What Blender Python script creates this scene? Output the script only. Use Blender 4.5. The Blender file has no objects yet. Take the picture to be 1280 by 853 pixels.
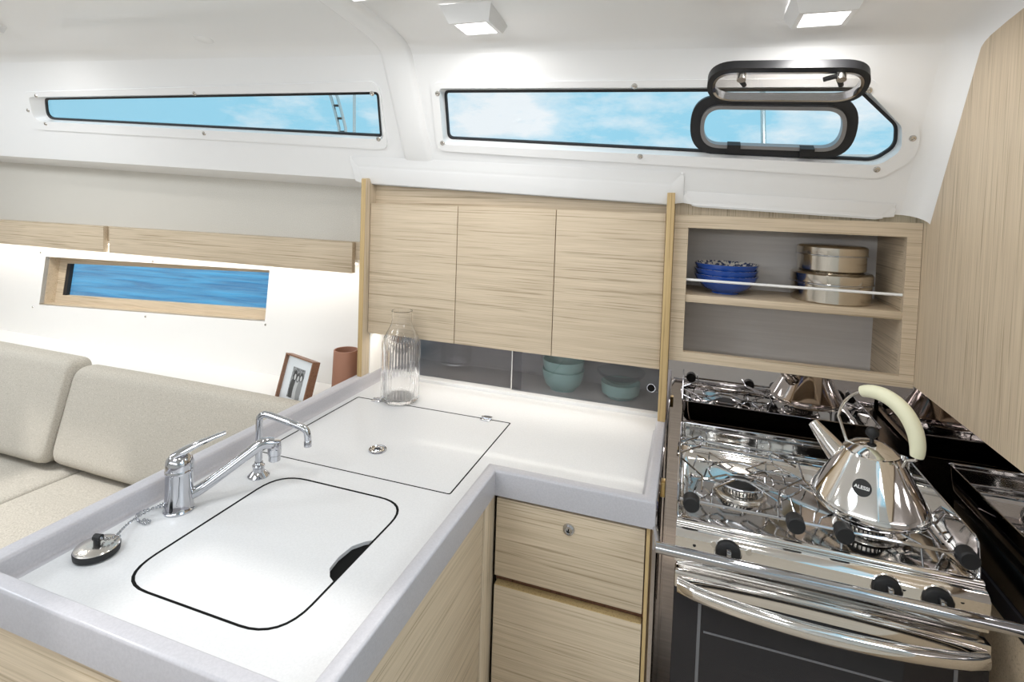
import bpy, bmesh, math, random
from mathutils import Vector, Matrix
random.seed(7)
scene = bpy.context.scene
COL = scene.collection
PI = math.pi

# ------------------------------------------------------------------ camera
EYE = 1.55
F, CX, CY = 663.98, 640.0, 280.55
def _rot(w):
    w = Vector(w); th = w.length
    return Matrix.Rotation(th, 3, w / th)
_B = Matrix(((1, 0, 0), (0, 0, -1), (0, 1, 0)))
_M = _rot((3.05324158e-02, 3.24610303e-01, 3.90532001e-02)) @ _B   # rows: right, down, forward
R = [_M[0].copy(), _M[1].copy(), _M[2].copy()]
cam_d = bpy.data.cameras.new('camera'); cam = bpy.data.objects.new('camera', cam_d); COL.objects.link(cam)
cam_d.sensor_fit = 'HORIZONTAL'; cam_d.sensor_width = 36.0; cam_d.lens = F / 1280 * 36
cam_d.shift_x = 0.0; cam_d.shift_y = -(426.5 - CY) / 1280; cam_d.clip_start = 0.02; cam_d.clip_end = 5000
m3 = Matrix((R[0], -R[1], -R[2])).transposed()
cam.matrix_world = Matrix.Translation((0, 0, EYE)) @ m3.to_4x4()
scene.camera = cam

# ------------------------------------------------------------------ world sky
world = bpy.data.worlds.new('sky'); scene.world = world; world.use_nodes = True
nt = world.node_tree; nt.nodes.clear()
N = nt.nodes.new
out = N('ShaderNodeOutputWorld'); bg = N('ShaderNodeBackground'); tc = N('ShaderNodeTexCoord')
mp = N('ShaderNodeMapping'); mp.inputs['Scale'].default_value = (1.0, 1.0, 2.6); mp.inputs['Location'].default_value = (0.35, 0.2, 0.1)
no = N('ShaderNodeTexNoise'); no.inputs['Scale'].default_value = 2.9; no.inputs['Detail'].default_value = 9; no.inputs['Roughness'].default_value = 0.62
cr = N('ShaderNodeValToRGB'); cr.color_ramp.elements[0].position = 0.47; cr.color_ramp.elements[1].position = 0.64
cr.color_ramp.elements[0].color = (0.33, 0.68, 0.87, 1); cr.color_ramp.elements[1].color = (0.88, 0.93, 0.97, 1)
nt.links.new(tc.outputs['Generated'], mp.inputs['Vector']); nt.links.new(mp.outputs[0], no.inputs['Vector'])
nt.links.new(no.outputs['Fac'], cr.inputs['Fac']); nt.links.new(cr.outputs[0], bg.inputs['Color'])
bg.inputs['Strength'].default_value = 1.0
nt.links.new(bg.outputs[0], out.inputs['Surface'])

def sun(name, direction, energy, angle, color=(1, .97, .92)):
    d = bpy.data.lights.new(name, 'SUN'); d.energy = energy; d.angle = angle; d.color = color
    o = bpy.data.objects.new(name, d); COL.objects.link(o)
    o.rotation_euler = Vector(direction).to_track_quat('-Z', 'Y').to_euler(); o.location = (0, 0, 6)
sun('sun', (.78, .66, -1.68), 1.5, 0.05)
def area(name, loc, direction, sx, sy, power, color=(1, 1, 1), spread=PI):
    d = bpy.data.lights.new(name, 'AREA'); d.shape = 'RECTANGLE'; d.size = sx; d.size_y = sy; d.energy = power; d.color = color; d.spread = spread
    o = bpy.data.objects.new(name, d); COL.objects.link(o); o.location = loc
    o.rotation_euler = Vector(direction).to_track_quat('-Z', 'Y').to_euler()
    return o
# daylight falling in through the two deck hatches and the companionway (built below)
area('deck_hatch_daylight', (-1.15, 0.02, 2.085), (0, 0, -1), 0.52, 0.52, 8, (.90, .95, 1))
area('saloon_hatch_daylight', (-2.85, 0.50, 2.13), (0, 0, -1), 0.52, 0.52, 20, (.90, .95, 1))
area('companionway_daylight', (1.25, 0.0, 2.02), (-0.35, 0.1, -1), 0.8, 0.8, 14, (.90, .95, 1))
area('added_ceiling_fill', (-1.3, -1.44, 1.80), (0, 1, .12), 3.2, .16, 18, (.92, .96, 1))  # added fill lamp to brighten the liner; no window is built there
scene.view_settings.view_transform = 'Standard'; scene.view_settings.look = 'None'
scene.view_settings.exposure = 0.05; scene.view_settings.gamma = 1.0; scene.view_settings.use_curve_mapping = False

# ------------------------------------------------------------------ pixel -> direction helpers
def ray(u, v):
    c = Vector(((u - CX) / F, (v - CY) / F, 1))
    return R[0] * c.x + R[1] * c.y + R[2] * c.z
def PZ(u, v, z):
    d = ray(u, v); d = d * ((z - EYE) / d.z); return Vector((d.x, d.y, d.z + EYE))
def PY(u, v, y):
    d = ray(u, v); d = d * (y / d.y); return Vector((d.x, d.y, d.z + EYE))
def PX(u, v, x):
    d = ray(u, v); d = d * (x / d.x); return Vector((d.x, d.y, d.z + EYE))

# ------------------------------------------------------------------ materials
MATS = {}
def mat(name, color, rough=0.5, metal=0.0, coat=0.0, trans=0.0, ior=1.45, spec=0.5, emit=None, estr=0.0):
    m = bpy.data.materials.new(name); m.use_nodes = True
    b = m.node_tree.nodes['Principled BSDF']
    b.inputs['Base Color'].default_value = (*color, 1); b.inputs['Roughness'].default_value = rough
    b.inputs['Metallic'].default_value = metal; b.inputs['Coat Weight'].default_value = coat; b.inputs['Coat Roughness'].default_value = 0.08
    b.inputs['Transmission Weight'].default_value = trans; b.inputs['IOR'].default_value = ior
    b.inputs['Specular IOR Level'].default_value = spec
    if emit: b.inputs['Emission Color'].default_value = (*emit, 1); b.inputs['Emission Strength'].default_value = estr
    MATS[name] = m; return m
def tex(m, scale, c0, c1, p0=.35, p1=.65, detail=4, mapping=(1, 1, 1), bump=0.0, rough=None):
    t = m.node_tree; b = t.nodes['Principled BSDF']
    c = t.nodes.new('ShaderNodeTexCoord'); mpn = t.nodes.new('ShaderNodeMapping'); mpn.inputs['Scale'].default_value = mapping
    n = t.nodes.new('ShaderNodeTexNoise'); n.inputs['Scale'].default_value = scale; n.inputs['Detail'].default_value = detail; n.inputs['Roughness'].default_value = .6
    r = t.nodes.new('ShaderNodeValToRGB'); r.color_ramp.elements[0].position = p0; r.color_ramp.elements[1].position = p1
    r.color_ramp.elements[0].color = (*c0, 1); r.color_ramp.elements[1].color = (*c1, 1)
    t.links.new(c.outputs['Object'], mpn.inputs['Vector']); t.links.new(mpn.outputs[0], n.inputs['Vector'])
    t.links.new(n.outputs['Fac'], r.inputs['Fac']); t.links.new(r.outputs[0], b.inputs['Base Color'])
    if bump:
        bp = t.nodes.new('ShaderNodeBump'); bp.inputs['Strength'].default_value = bump; bp.inputs['Distance'].default_value = .002
        t.links.new(n.outputs['Fac'], bp.inputs['Height']); t.links.new(bp.outputs[0], b.inputs['Normal'])
    return m
def wood(name, axis, base, line, rough=.42):
    """straight grained oak veneer: long soft bands plus fine dark pores running along `axis`"""
    m = mat(name, base, rough, spec=.35); t = m.node_tree; b = t.nodes['Principled BSDF']; L = t.links.new
    c = t.nodes.new('ShaderNodeTexCoord')
    def nz(sc_along, sc_across, detail, p0, p1):
        mpn = t.nodes.new('ShaderNodeMapping'); s = [sc_across] * 3; s['xyz'.index(axis)] = sc_along; mpn.inputs['Scale'].default_value = s
        n = t.nodes.new('ShaderNodeTexNoise'); n.inputs['Scale'].default_value = 1; n.inputs['Detail'].default_value = detail; n.inputs['Roughness'].default_value = .55
        r = t.nodes.new('ShaderNodeMapRange'); r.inputs['From Min'].default_value = p0; r.inputs['From Max'].default_value = p1
        L(c.outputs['Object'], mpn.inputs['Vector']); L(mpn.outputs[0], n.inputs['Vector']); L(n.outputs['Fac'], r.inputs['Value'])
        return r.outputs[0]
    fine = nz(5, 330, 3, .36, .66); band = nz(.35, 48, 5, .36, .66); pore = nz(3.2, 230, 3, .56, .67)
    mul = t.nodes.new('ShaderNodeMath'); mul.operation = 'MULTIPLY_ADD'; mul.inputs[1].default_value = .42
    L(fine, mul.inputs[0])
    sc = t.nodes.new('ShaderNodeMath'); sc.operation = 'MULTIPLY'; sc.inputs[1].default_value = .26; L(band, sc.inputs[0]); L(sc.outputs[0], mul.inputs[2])
    mx = t.nodes.new('ShaderNodeMix'); mx.data_type = 'RGBA'; mx.inputs['A'].default_value = (*base, 1); mx.inputs['B'].default_value = (*line, 1)
    L(mul.outputs[0], mx.inputs['Factor'])
    mx2 = t.nodes.new('ShaderNodeMix'); mx2.data_type = 'RGBA'; mx2.inputs['B'].default_value = (line[0] * .62, line[1] * .58, line[2] * .5, 1)
    ps = t.nodes.new('ShaderNodeMath'); ps.operation = 'MULTIPLY'; ps.inputs[1].default_value = .62; L(pore, ps.inputs[0])
    L(ps.outputs[0], mx2.inputs['Factor']); L(mx.outputs['Result'], mx2.inputs['A']); L(mx2.outputs['Result'], b.inputs['Base Color'])
    return m
OAKB, OAKL = (.66, .545, .405), (.43, .34, .23)
wood('oak_x', 'x', OAKB, OAKL); wood('oak_z', 'z', OAKB, OAKL); wood('oak_y', 'y', OAKB, OAKL)
wood('oak_edge', 'z', (.55, .40, .20), (.42, .29, .13))
wood('walnut_x', 'z', (.20, .10, .06), (.12, .06, .035))
mat('gelcoat', (.87, .87, .87), .28, coat=.35)
mat('gelcoat_lip', (.80, .80, .80), .28, coat=.35)
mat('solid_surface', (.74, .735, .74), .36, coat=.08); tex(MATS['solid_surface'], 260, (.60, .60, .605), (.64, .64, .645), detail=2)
mat('solid_surface_shaded', (.60, .59, .61), .32); tex(MATS['solid_surface_shaded'], 260, (.43, .42, .445), (.47, .46, .485), detail=2)  # same surface as the worktop, shade painted in as a darker grey
mat('white_panel', (.84, .82, .79), .5)
mat('beige_fabric_wall', (.60, .57, .52), .85); tex(MATS['beige_fabric_wall'], 300, (.56, .53, .475), (.64, .61, .555), detail=2, bump=.15)
mat('grey_laminate', (.52, .50, .49), .45); tex(MATS['grey_laminate'], 3, (.58, .55, .53), (.63, .60, .58), mapping=(1, 1, 30))
mat('black_gap', (.006, .006, .006), .7, spec=.1)
mat('black_rubber', (.012, .012, .013), .55)
mat('black_gasket', (.018, .018, .02), .45)
mat('chrome', (.54, .55, .58), .05, 1.0)
mat('steel_mirror', (.82, .80, .78), .07, 1.0)
mat('steel_brushed', (.66, .64, .61), .22, 1.0)
mat('steel_pot', (.62, .57, .50), .16, 1.0)
mat('dark_mirror', (.50, .455, .44), .015, 1.0)
mat('niche_dark', (.012, .011, .013), .35)
mat('brass', (.75, .55, .25), .3, 1.0)
mat('oven_glass', (.012, .012, .016), .05, spec=.6)
mat('stripe_grey', (.16, .16, .17), .4)
mat('grey_alloy', (.30, .30, .31), .35, .6)
mat('cream_plastic', (.80, .79, .58), .38)
mat('white_plastic', (.82, .82, .82), .35)
mat('white_rod', (.85, .85, .85), .3)
mat('lamp_diffuser', (1, 1, 1), .4, emit=(1, .985, .96), estr=7.0)
mat('led_strip', (1, 1, 1), .4, emit=(1, .95, .86), estr=2.5)
mat('terracotta', (.34, .165, .105), .6)
mat('blue_glaze', (.012, .07, .36), .2, coat=.5)
mat('blue_pattern', (.3, .3, .4), .3)
mat('mint_ceramic', (.40, .66, .60), .3, coat=.3)
mat('picture_board', (.82, .84, .86), .5)
mat('floor_wood', (.45, .38, .30), .4); tex(MATS['floor_wood'], 2, (.40, .34, .27), (.52, .45, .37), mapping=(.5, 25, 1))
mat('sofa_fabric', (.56, .52, .455), .95); tex(MATS['sofa_fabric'], 1, (.40, .365, .31), (.57, .53, .465), .36, .64, 2, (420, 200, 420), bump=.15)
def glassy(name, tint, refl_rough=.0, mixfac=None, ior=1.45, boost=1.0):
    m = bpy.data.materials.new(name); m.use_nodes = True; t = m.node_tree; t.nodes.clear()
    o = t.nodes.new('ShaderNodeOutputMaterial'); tr = t.nodes.new('ShaderNodeBsdfTransparent'); tr.inputs['Color'].default_value = (*tint, 1)
    g = t.nodes.new('ShaderNodeBsdfGlossy'); g.inputs['Roughness'].default_value = refl_rough
    fr = t.nodes.new('ShaderNodeFresnel')                    # same reflectance on the way in and out of a thin pane
    ge = t.nodes.new('ShaderNodeNewGeometry'); mr = t.nodes.new('ShaderNodeMapRange')
    mr.inputs['To Min'].default_value = ior; mr.inputs['To Max'].default_value = 1 / ior
    t.links.new(ge.outputs['Backfacing'], mr.inputs['Value']); t.links.new(mr.outputs[0], fr.inputs['IOR'])
    mx = t.nodes.new('ShaderNodeMixShader'); t.links.new(fr.outputs[0], mx.inputs['Fac']); t.links.new(tr.outputs[0], mx.inputs[1]); t.links.new(g.outputs[0], mx.inputs[2])
    t.links.new(mx.outputs[0], o.inputs['Surface']); MATS[name] = m; return m
glassy('window_glass', (.97, .98, .98), ior=1.3)
glassy('smoked_glass', (.70, .70, .72), ior=1.5)
glassy('port_glass', (.95, .94, .93), ior=1.5)
glassy('clear_dish', (.90, .93, .93), ior=1.5)
mat('ribbed_glass', (1, 1, 1), .02, trans=1.0, ior=1.3)
# blue and white rim pattern of the bowls
tex(MATS['blue_pattern'], 110, (.03, .05, .14), (.75, .72, .66), .46, .54, 1)
# water
w = mat('sea_water', (.012, .20, .42), .35, spec=.3)
t = w.node_tree; c = t.nodes.new('ShaderNodeTexCoord'); mpn = t.nodes.new('ShaderNodeMapping'); mpn.inputs['Scale'].default_value = (.35, 1.6, 1)
n1 = t.nodes.new('ShaderNodeTexNoise'); n1.inputs['Scale'].default_value = 2.6; n1.inputs['Detail'].default_value = 6; n1.inputs['Distortion'].default_value = .6
r1 = t.nodes.new('ShaderNodeValToRGB'); r1.color_ramp.elements[0].position = .38; r1.color_ramp.elements[1].position = .66
r1.color_ramp.elements[0].color = (.006, .15, .34, 1); r1.color_ramp.elements[1].color = (.05, .36, .62, 1)
t.links.new(c.outputs['Object'], mpn.inputs[0]); t.links.new(mpn.outputs[0], n1.inputs['Vector']); t.links.new(n1.outputs['Fac'], r1.inputs['Fac'])
t.links.new(r1.outputs[0], t.nodes['Principled BSDF'].inputs['Base Color'])
bp = t.nodes.new('ShaderNodeBump'); bp.inputs['Strength'].default_value = .5; bp.inputs['Distance'].default_value = .2
t.links.new(n1.outputs['Fac'], bp.inputs['Height']); t.links.new(bp.outputs[0], t.nodes['Principled BSDF'].inputs['Normal'])

# ------------------------------------------------------------------ mesh builders
class MB:
    """collects vertices and faces in world coordinates, then links ONE mesh object"""
    def __init__(s): s.v = []; s.f = []; s.mi = []
    def add(s, verts, faces, mi=0):
        o = len(s.v); s.v += [Vector(p) for p in verts]; s.f += [[i + o for i in f] for f in faces]; s.mi += [mi] * len(faces); return s
    def box(s, x0, x1, y0, y1, z0, z1, bev=0.0, mi=0, seg=2):
        bm = bmesh.new(); bmesh.ops.create_cube(bm, size=1)
        for v in bm.verts: v.co = Vector(((x0 + x1) / 2 + v.co.x * (x1 - x0), (y0 + y1) / 2 + v.co.y * (y1 - y0), (z0 + z1) / 2 + v.co.z * (z1 - z0)))
        if bev: bmesh.ops.bevel(bm, geom=bm.edges[:], offset=bev, segments=seg, affect='EDGES', profile=.5)
        s.frombm(bm, mi); return s
    def frombm(s, bm, mi=0):
        bm.verts.index_update(); s.add([v.co.copy() for v in bm.verts], [[v.index for v in f.verts] for f in bm.faces], mi); bm.free()
    def tube(s, pts, r, n=10, smooth=0, caps=True, mi=0):
        pts = [Vector(p) for p in pts]
        if smooth: pts, r = spline(pts, r, smooth)
        rs = r if isinstance(r, (list, tuple)) else [r] * len(pts)
        tan = []
        for i in range(len(pts)):
            a = pts[max(i - 1, 0)]; b = pts[min(i + 1, len(pts) - 1)]; tan.append((b - a).normalized())
        u = tan[0].orthogonal().normalized(); verts = []
        for i, p in enumerate(pts):
            u = (u - tan[i] * u.dot(tan[i])); u = u.normalized() if u.length > 1e-6 else tan[i].orthogonal().normalized()
            w = tan[i].cross(u)
            for k in range(n):
                a = 2 * PI * k / n; verts.append(p + (u * math.cos(a) + w * math.sin(a)) * rs[i])
        faces = [[i * n + k, i * n + (k + 1) % n, (i + 1) * n + (k + 1) % n, (i + 1) * n + k] for i in range(len(pts) - 1) for k in range(n)]
        if caps: faces += [list(range(n))[::-1], [(len(pts) - 1) * n + k for k in range(n)]]
        s.add(verts, faces, mi); return s
    def lathe(s, prof, o, n=32, axis=(0, 0, 1), mi=0, ribs=0, ribamp=0.0, closed=False):
        """prof: (radius, height) list turned about `axis` through o"""
        ax = Vector(axis).normalized(); u = ax.orthogonal().normalized() if abs(ax.z) < .99 else Vector((1, 0, 0)); w = ax.cross(u); o = Vector(o); verts = []
        for i, pr in enumerate(prof):
            for k in range(n):
                a = 2 * PI * k / n; rr = pr[0] + (ribamp * (.5 + .5 * math.cos(a * ribs)) if ribs and len(pr) > 2 else 0)
                verts.append(o + ax * pr[1] + (u * math.cos(a) + w * math.sin(a)) * rr)
        m = len(prof); faces = []
        for i in range(m if closed else m - 1):
            j = (i + 1) % m
            for k in range(n): faces.append([i * n + k, i * n + (k + 1) % n, j * n + (k + 1) % n, j * n + k])
        s.add(verts, faces, mi); return s
    def plate(s, outer, holes, fn, t0, t1, mi=0):
        """flat plate with holes: 2-D outlines mapped by fn(a, b, t) at t0 (front) and t1 (back)"""
        for t, flip in ((t0, False), (t1, True)):
            bm = bmesh.new(); es = []
            for loop in [outer] + holes:
                vs = [bm.verts.new((a, b, 0)) for a, b in loop]
                es += [bm.edges.new((vs[i], vs[(i + 1) % len(vs)])) for i in range(len(vs))]
            bmesh.ops.triangle_fill(bm, use_beauty=True, use_dissolve=False, edges=es, normal=(0, 0, 1))
            for v in bm.verts: v.co = fn(v.co.x, v.co.y, t)
            s.frombm(bm, mi)
        for loop in [outer] + holes:
            m = len(loop); vs = [fn(a, b, t0) for a, b in loop] + [fn(a, b, t1) for a, b in loop]
            s.add(vs, [[i, (i + 1) % m, m + (i + 1) % m, m + i] for i in range(m)], mi)
        return s
    def ring(s, outer, inner, fn, t0, t1, mi=0):
        n = len(outer); L = [[fn(a, b, t) for a, b in p] for p, t in ((outer, t0), (inner, t0), (inner, t1), (outer, t1), (outer, t0))]
        return s.loft(L, mi=mi)
    def loft(s, loops, cap0=False, cap1=False, mi=0, closed=True):
        n = len(loops[0]); vs = [p for l in loops for p in l]; m = n if closed else n - 1
        fs = [[i * n + k, i * n + (k + 1) % n, (i + 1) * n + (k + 1) % n, (i + 1) * n + k] for i in range(len(loops) - 1) for k in range(m)]
        if cap0: fs.append(list(range(n))[::-1])
        if cap1: fs.append([(len(loops) - 1) * n + k for k in range(n)])
        s.add(vs, fs, mi); return s
    def build(s, name, material, parent=None, sharp=35, origin=None, normals=True):
        if parent is not None: base = world_loc(parent)
        elif origin is not None: base = Vector(origin)
        else:
            xs = [v.x for v in s.v]; ys = [v.y for v in s.v]; base = Vector(((min(xs) + max(xs)) / 2, (min(ys) + max(ys)) / 2, min(v.z for v in s.v)))
        bm = bmesh.new(); vs = [bm.verts.new(v - base) for v in s.v]
        for f, mi in zip(s.f, s.mi):
            try: fc = bm.faces.new([vs[i] for i in f]); fc.material_index = mi
            except ValueError: pass
        bmesh.ops.remove_doubles(bm, verts=bm.verts[:], dist=1e-5)
        if normals: bmesh.ops.recalc_face_normals(bm, faces=bm.faces[:])
        me = bpy.data.meshes.new(name); bm.to_mesh(me); bm.free()
        for m in (material if isinstance(material, (list, tuple)) else [material]): me.materials.append(MATS[m])
        me.shade_smooth(); me.set_sharp_from_angle(angle=math.radians(sharp))
        o = bpy.data.objects.new(name, me); COL.objects.link(o)
        if parent is not None: o.parent = parent
        else: o.location = base
        return o
def world_loc(o):
    p = Vector((0, 0, 0))
    while o: p += o.location; o = o.parent
    return p
def spline(pts, r, k):
    P = [pts[0]] + pts + [pts[-1]]; rs = r if isinstance(r, (list, tuple)) else None; o = []; q = []
    for i in range(1, len(P) - 2):
        for j in range(k):
            t = j / k; a, b, c, d = P[i - 1], P[i], P[i + 1], P[i + 2]
            o.append(.5 * ((2 * b) + (c - a) * t + (2 * a - 5 * b + 4 * c - d) * t * t + (3 * b - a - 3 * c + d) * t ** 3))
            if rs: q.append(rs[i - 1] * (1 - t) + rs[i] * t)
    o.append(P[-2]); q.append(rs[-1] if rs else 0)
    return o, (q if rs else r)
def roundpoly(pts, rad, n=6):
    out = []; m = len(pts); rad = rad if isinstance(rad, (list, tuple)) else [rad] * m
    for i in range(m):
        p = Vector(pts[i]).to_2d(); a = (Vector(pts[i - 1]).to_2d() - p); b = (Vector(pts[(i + 1) % m]).to_2d() - p)
        la, lb = a.length, b.length; a.normalize(); b.normalize()
        ang = a.angle(b); d = min(rad[i] / max(math.tan(ang / 2), 1e-3), la * .49, lb * .49)
        p0 = p + a * d; p1 = p + b * d
        for k in range(n + 1):
            t = k / n; q = p0 * (1 - t) ** 2 + p * 2 * t * (1 - t) + p1 * t * t; out.append((q.x, q.y))
    return out
def offset_poly(p, d):
    c = Vector((0, 0)); n = len(p)
    for q in p: c += Vector(q)
    c /= n; out = []
    for i in range(n):
        a = Vector(p[i - 1]); b = Vector(p[i]); e = Vector(p[(i + 1) % n])
        n1 = (b - a).normalized(); n1 = Vector((n1.y, -n1.x)); n2 = (e - b).normalized(); n2 = Vector((n2.y, -n2.x))
        if n1.dot(b - c) < 0: n1 = -n1
        if n2.dot(b - c) < 0: n2 = -n2
        m = (n1 + n2); m = m / max(m.length_squared / 2, .3); out.append(tuple(b + m * d))
    return out
def rrect(x0, x1, y0, y1, r, n=6): return roundpoly([(x0, y0), (x1, y0), (x1, y1), (x0, y1)], r, n)
def XY(z): return lambda a, b, t: Vector((a, b, t))
def tag(o, label, cat=None, group=None, kind=None):
    o['label'] = label
    if cat: o['category'] = cat
    if group: o['group'] = group
    if kind: o['kind'] = kind
    return o
def thing(name, label, cat, loc, group=None):
    o = bpy.data.objects.new(name, None); o.empty_display_size = .05; COL.objects.link(o); o.location = loc
    return tag(o, label, cat, group)
def struct(o, label): o['kind'] = 'structure'; o['label'] = label; return o
def B(name, x0, x1, y0, y1, z0, z1, m, parent=None, bev=.0015, **k): return MB().box(x0, x1, y0, y1, z0, z1, bev).build(name, m, parent, **k)

# ================================================================== SETTING
WALLX = 0.557                      # wooden bulkhead beside the stove
# liner plane carrying the cabin windows: a along x, b upwards, t into the cabin
LN = Vector((-.0208, -1, -.52)).normalized()
def LPT(a, b, t=0.0): return Vector((a, 1.6 - .52 * b, EYE + .028 + b - .04 * a)) + LN * t
def LPX(u, v, t=0.0):
    """pixel -> (a, b) on the liner plane moved t into the cabin"""
    d = ray(u, v); o = Vector((0, 1.6, .028)) + LN * t; k = o.dot(LN) / d.dot(LN); p = d * k - LN * t
    return (p.x, (1.6 - p.y) / .52)
def lpoly(px, t=0.0): return [LPX(u, v, t) for u, v in px]

struct(B('floor', -4.6, 2.4, -1.9, 2.2, -.05, 0, 'floor_wood', bev=0), 'dark wooden cabin sole')
struct(B('wall_left', -4.66, -4.6, -1.9, 2.2, 0, 2.3, 'white_panel', bev=0), 'white forward bulkhead of the saloon')
struct(B('wall_front', -4.6, 2.4, -1.9, -1.84, 0, 1.75, 'white_panel', bev=0), 'white lining on the opposite hull side')
struct(B('wall_aft', 1.9, 1.96, -1.84, 2.0, 0, 1.7, 'white_panel', bev=0), 'white aft bulkhead')
struct(B('trim_1', -4.4, -.9, -1.84, -1.35, .0, .95, 'white_panel', bev=.004), 'white furniture along the opposite side')

# ---- ceiling: moulded white liner
W1O = roundpoly(lpoly([(37, 121), (475, 114), (480, 174), (44, 151)]), [.03, .015, .015, .03])
W2O = roundpoly(lpoly([(549, 110), (1080, 108), (1127, 158), (1126, 188), (1098, 206), (555, 180)]), [.015, .02, .03, .03, .05, .015])
prof = [(1.405, .403), (1.392, .417), (1.37, .4295), (1.34, .438), (1.28, .447), (1.0, .478), (.75, .495), (.5, .508), (.25, .517), (0, .52), (-.25, .517), (-.5, .508), (-1.0, .478), (-1.3, .44), (-1.45, .36), (-1.62, .10), (-1.84, .10)]
BTOP = .375; XE = WALLX - .052
ceil = MB()
band = [(-4.6, 0), (XE, 0), (XE, BTOP), (-4.6, BTOP)]
ceil.plate(band, [W1O, W2O], LPT, 0.0, -.015)
xs = [-4.6, -3.11, -2.59, -1.41, -.89, XE]
HATCH = [(-1.41, -.25, .25), (-3.11, .25, .75)]          # deck hatches: x start, y range
def zc(x, z): return EYE + z - .04 * x
for (y0, z0), (y1, z1) in zip(prof, prof[1:]):
    for j in range(len(xs) - 1):
        if any(xs[j] == hx and ya < (y0 + y1) / 2 < yb for hx, ya, yb in HATCH): continue
        ceil.add([(xs[j], y0, zc(xs[j], z0)), (xs[j + 1], y0, zc(xs[j + 1], z0)), (xs[j + 1], y1, zc(xs[j + 1], z1)), (xs[j], y1, zc(xs[j], z1))], [[0, 1, 2, 3]])
# rounded cove where the liner meets the bulkhead
path = [(1.6 - .52 * b, .028 + b) for b in (0, .1, .2, .3, BTOP)] + prof[1:9]
loops = []
for k in range(9):
    a = PI / 2 * k / 8; x = XE + .052 * math.sin(a); off = .052 * (1 - math.cos(a)) * .8; lp = []
    for i, (y, z) in enumerate(path):
        y0, z0 = path[max(i - 1, 0)]; y1, z1 = path[min(i + 1, len(path) - 1)]
        tv = Vector((0, y1 - y0, z1 - z0)).normalized(); nv = Vector((0, -tv.z, tv.y))
        lp.append(Vector((x, y, zc(x, z))) + nv * off)
    loops.append(lp)
ceil.loft(loops, closed=False)
# companionway side of the coachroof, aft of the galley bulkhead (open hatch between y -.5 and .5)
for (y0, z0), (y1, z1) in zip(prof[7:], prof[8:]):
    if abs((y0 + y1) / 2) < .5: continue
    ceil.add([(.557, y0, zc(.557, z0)), (1.9, y0, zc(.557, z0)), (1.9, y1, zc(.557, z1)), (.557, y1, zc(.557, z1))], [[0, 1, 2, 3]])
ceiling = ceil.build('ceiling', 'gelcoat', origin=(0, 0, 2.0), normals=False, sharp=28)
struct(ceiling, 'glossy white moulded cabin liner and ceiling')
# lower lip, soffit over the saloon and raised rib between the windows
sof = MB()
sof.add([LPT(-4.6, 0), LPT(-1.07, 0), (-1.07, 1.76, EYE + .038 + .0), (-4.6, 1.76, EYE + .038 + .141)], [[0, 1, 2, 3]])
sof.build('soffit', 'gelcoat', ceiling, normals=False)
def lipstrip(name, x0, x1, bw, th, tap):
    m = MB(); lo = []
    for a0, a1, t, bb in ((x0, x1, 0, bw), (x0 + tap, x1 - tap, th, bw - .035)):
        lo.append([LPT(a0, -.012, t), LPT(a1, -.012, t), LPT(a1, bb, t), LPT(a0, bb, t)])
    m.loft(lo, cap0=True, cap1=True)
    bm = bmesh.new(); vs = [bm.verts.new(v) for v in m.v]
    for f in m.f: bm.faces.new([vs[i] for i in f])
    bmesh.ops.recalc_face_normals(bm, faces=bm.faces[:])
    bmesh.ops.bevel(bm, geom=bm.edges[:], offset=.008, segments=3, affect='EDGES')
    q = MB(); q.frombm(bm); return q.build(name, 'gelcoat', ceiling)
lipstrip('lip_moulding', -1.13, -.015, .085, .016, .04)
lipstrip('lip_moulding', -.03, .50, .035, .010, .03)
rib = MB(); prf = [(1.6 - .52 * b, .028 + b) for b in (.055, .1, .2, .3, .35)] + prof[:7]
for (xa, xb, th) in ((-.905, -.80, .014),):
    loops = []
    cross = [(xa, -.002), (xa + .004, th * .6), (xa + .016, th), (xb - .02, th), (xb - .006, th * .7), (xb, -.002)]
    for (cx_, off) in cross:
        lp = []
        for i, (y, z) in enumerate(prf):
            y0, z0 = prf[max(i - 1, 0)]; y1, z1 = prf[min(i + 1, len(prf) - 1)]
            tv = Vector((0, y1 - y0, z1 - z0)).normalized(); nv = Vector((0, -tv.z, tv.y)); fade = 0 if i == 0 else 1
            lp.append(Vector((cx_, y, zc(cx_, z))) + nv * (off if fade else -.002))
        loops.append(lp)
    rib.loft(loops, closed=False)
rib.build('rib', 'gelcoat', ceiling, normals=False, sharp=60)

# ---- hull side of the saloon
struct(B('wall_back', -4.6, -1.05, 1.74, 1.78, 1.37, 1.80, 'beige_fabric_wall', bev=0), 'beige textile lining above the oak boards')
# lower white panel, leaning, with the hull window opening
HY = 1.80
def HPT(a, z, t=0.0): return Vector((a, HY + .081 * (z - 1.1) - t, z))
def HPX(u, v, t=0.0):
    d = ray(u, v); y = HY - t
    for _ in range(4):
        k = y / d.y; z = d.z * k + EYE; y = HY + .081 * (z - 1.1) - t
    return (d.x * y / d.y, z)
PO = roundpoly([HPX(57, 321), HPX(337, 338), HPX(331, 402), HPX(49, 381)], .004, 2)
wl = MB().plate([(-4.6, .3), (-1.0, .3), (-1.0, 1.42), (-4.6, 1.42)], [PO], HPT, 0, -.02).build('wall_hull', 'white_panel', origin=(0, 1.8, .3))
struct(wl, 'white hull lining panel around the small window')
win3 = struct(MB().loft([[HPT(a, z, .0) for a, z in PO], [HPT(a, z, -.075) for a, z in PO]]).build('window_3', 'oak_x', origin=HPT(-2.4, 1.0)), 'small oak framed hull window over the sofa')
gx0, gz0 = HPX(79, 369, -.07); gx1, gz1 = HPX(345, 339, -.07)
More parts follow.
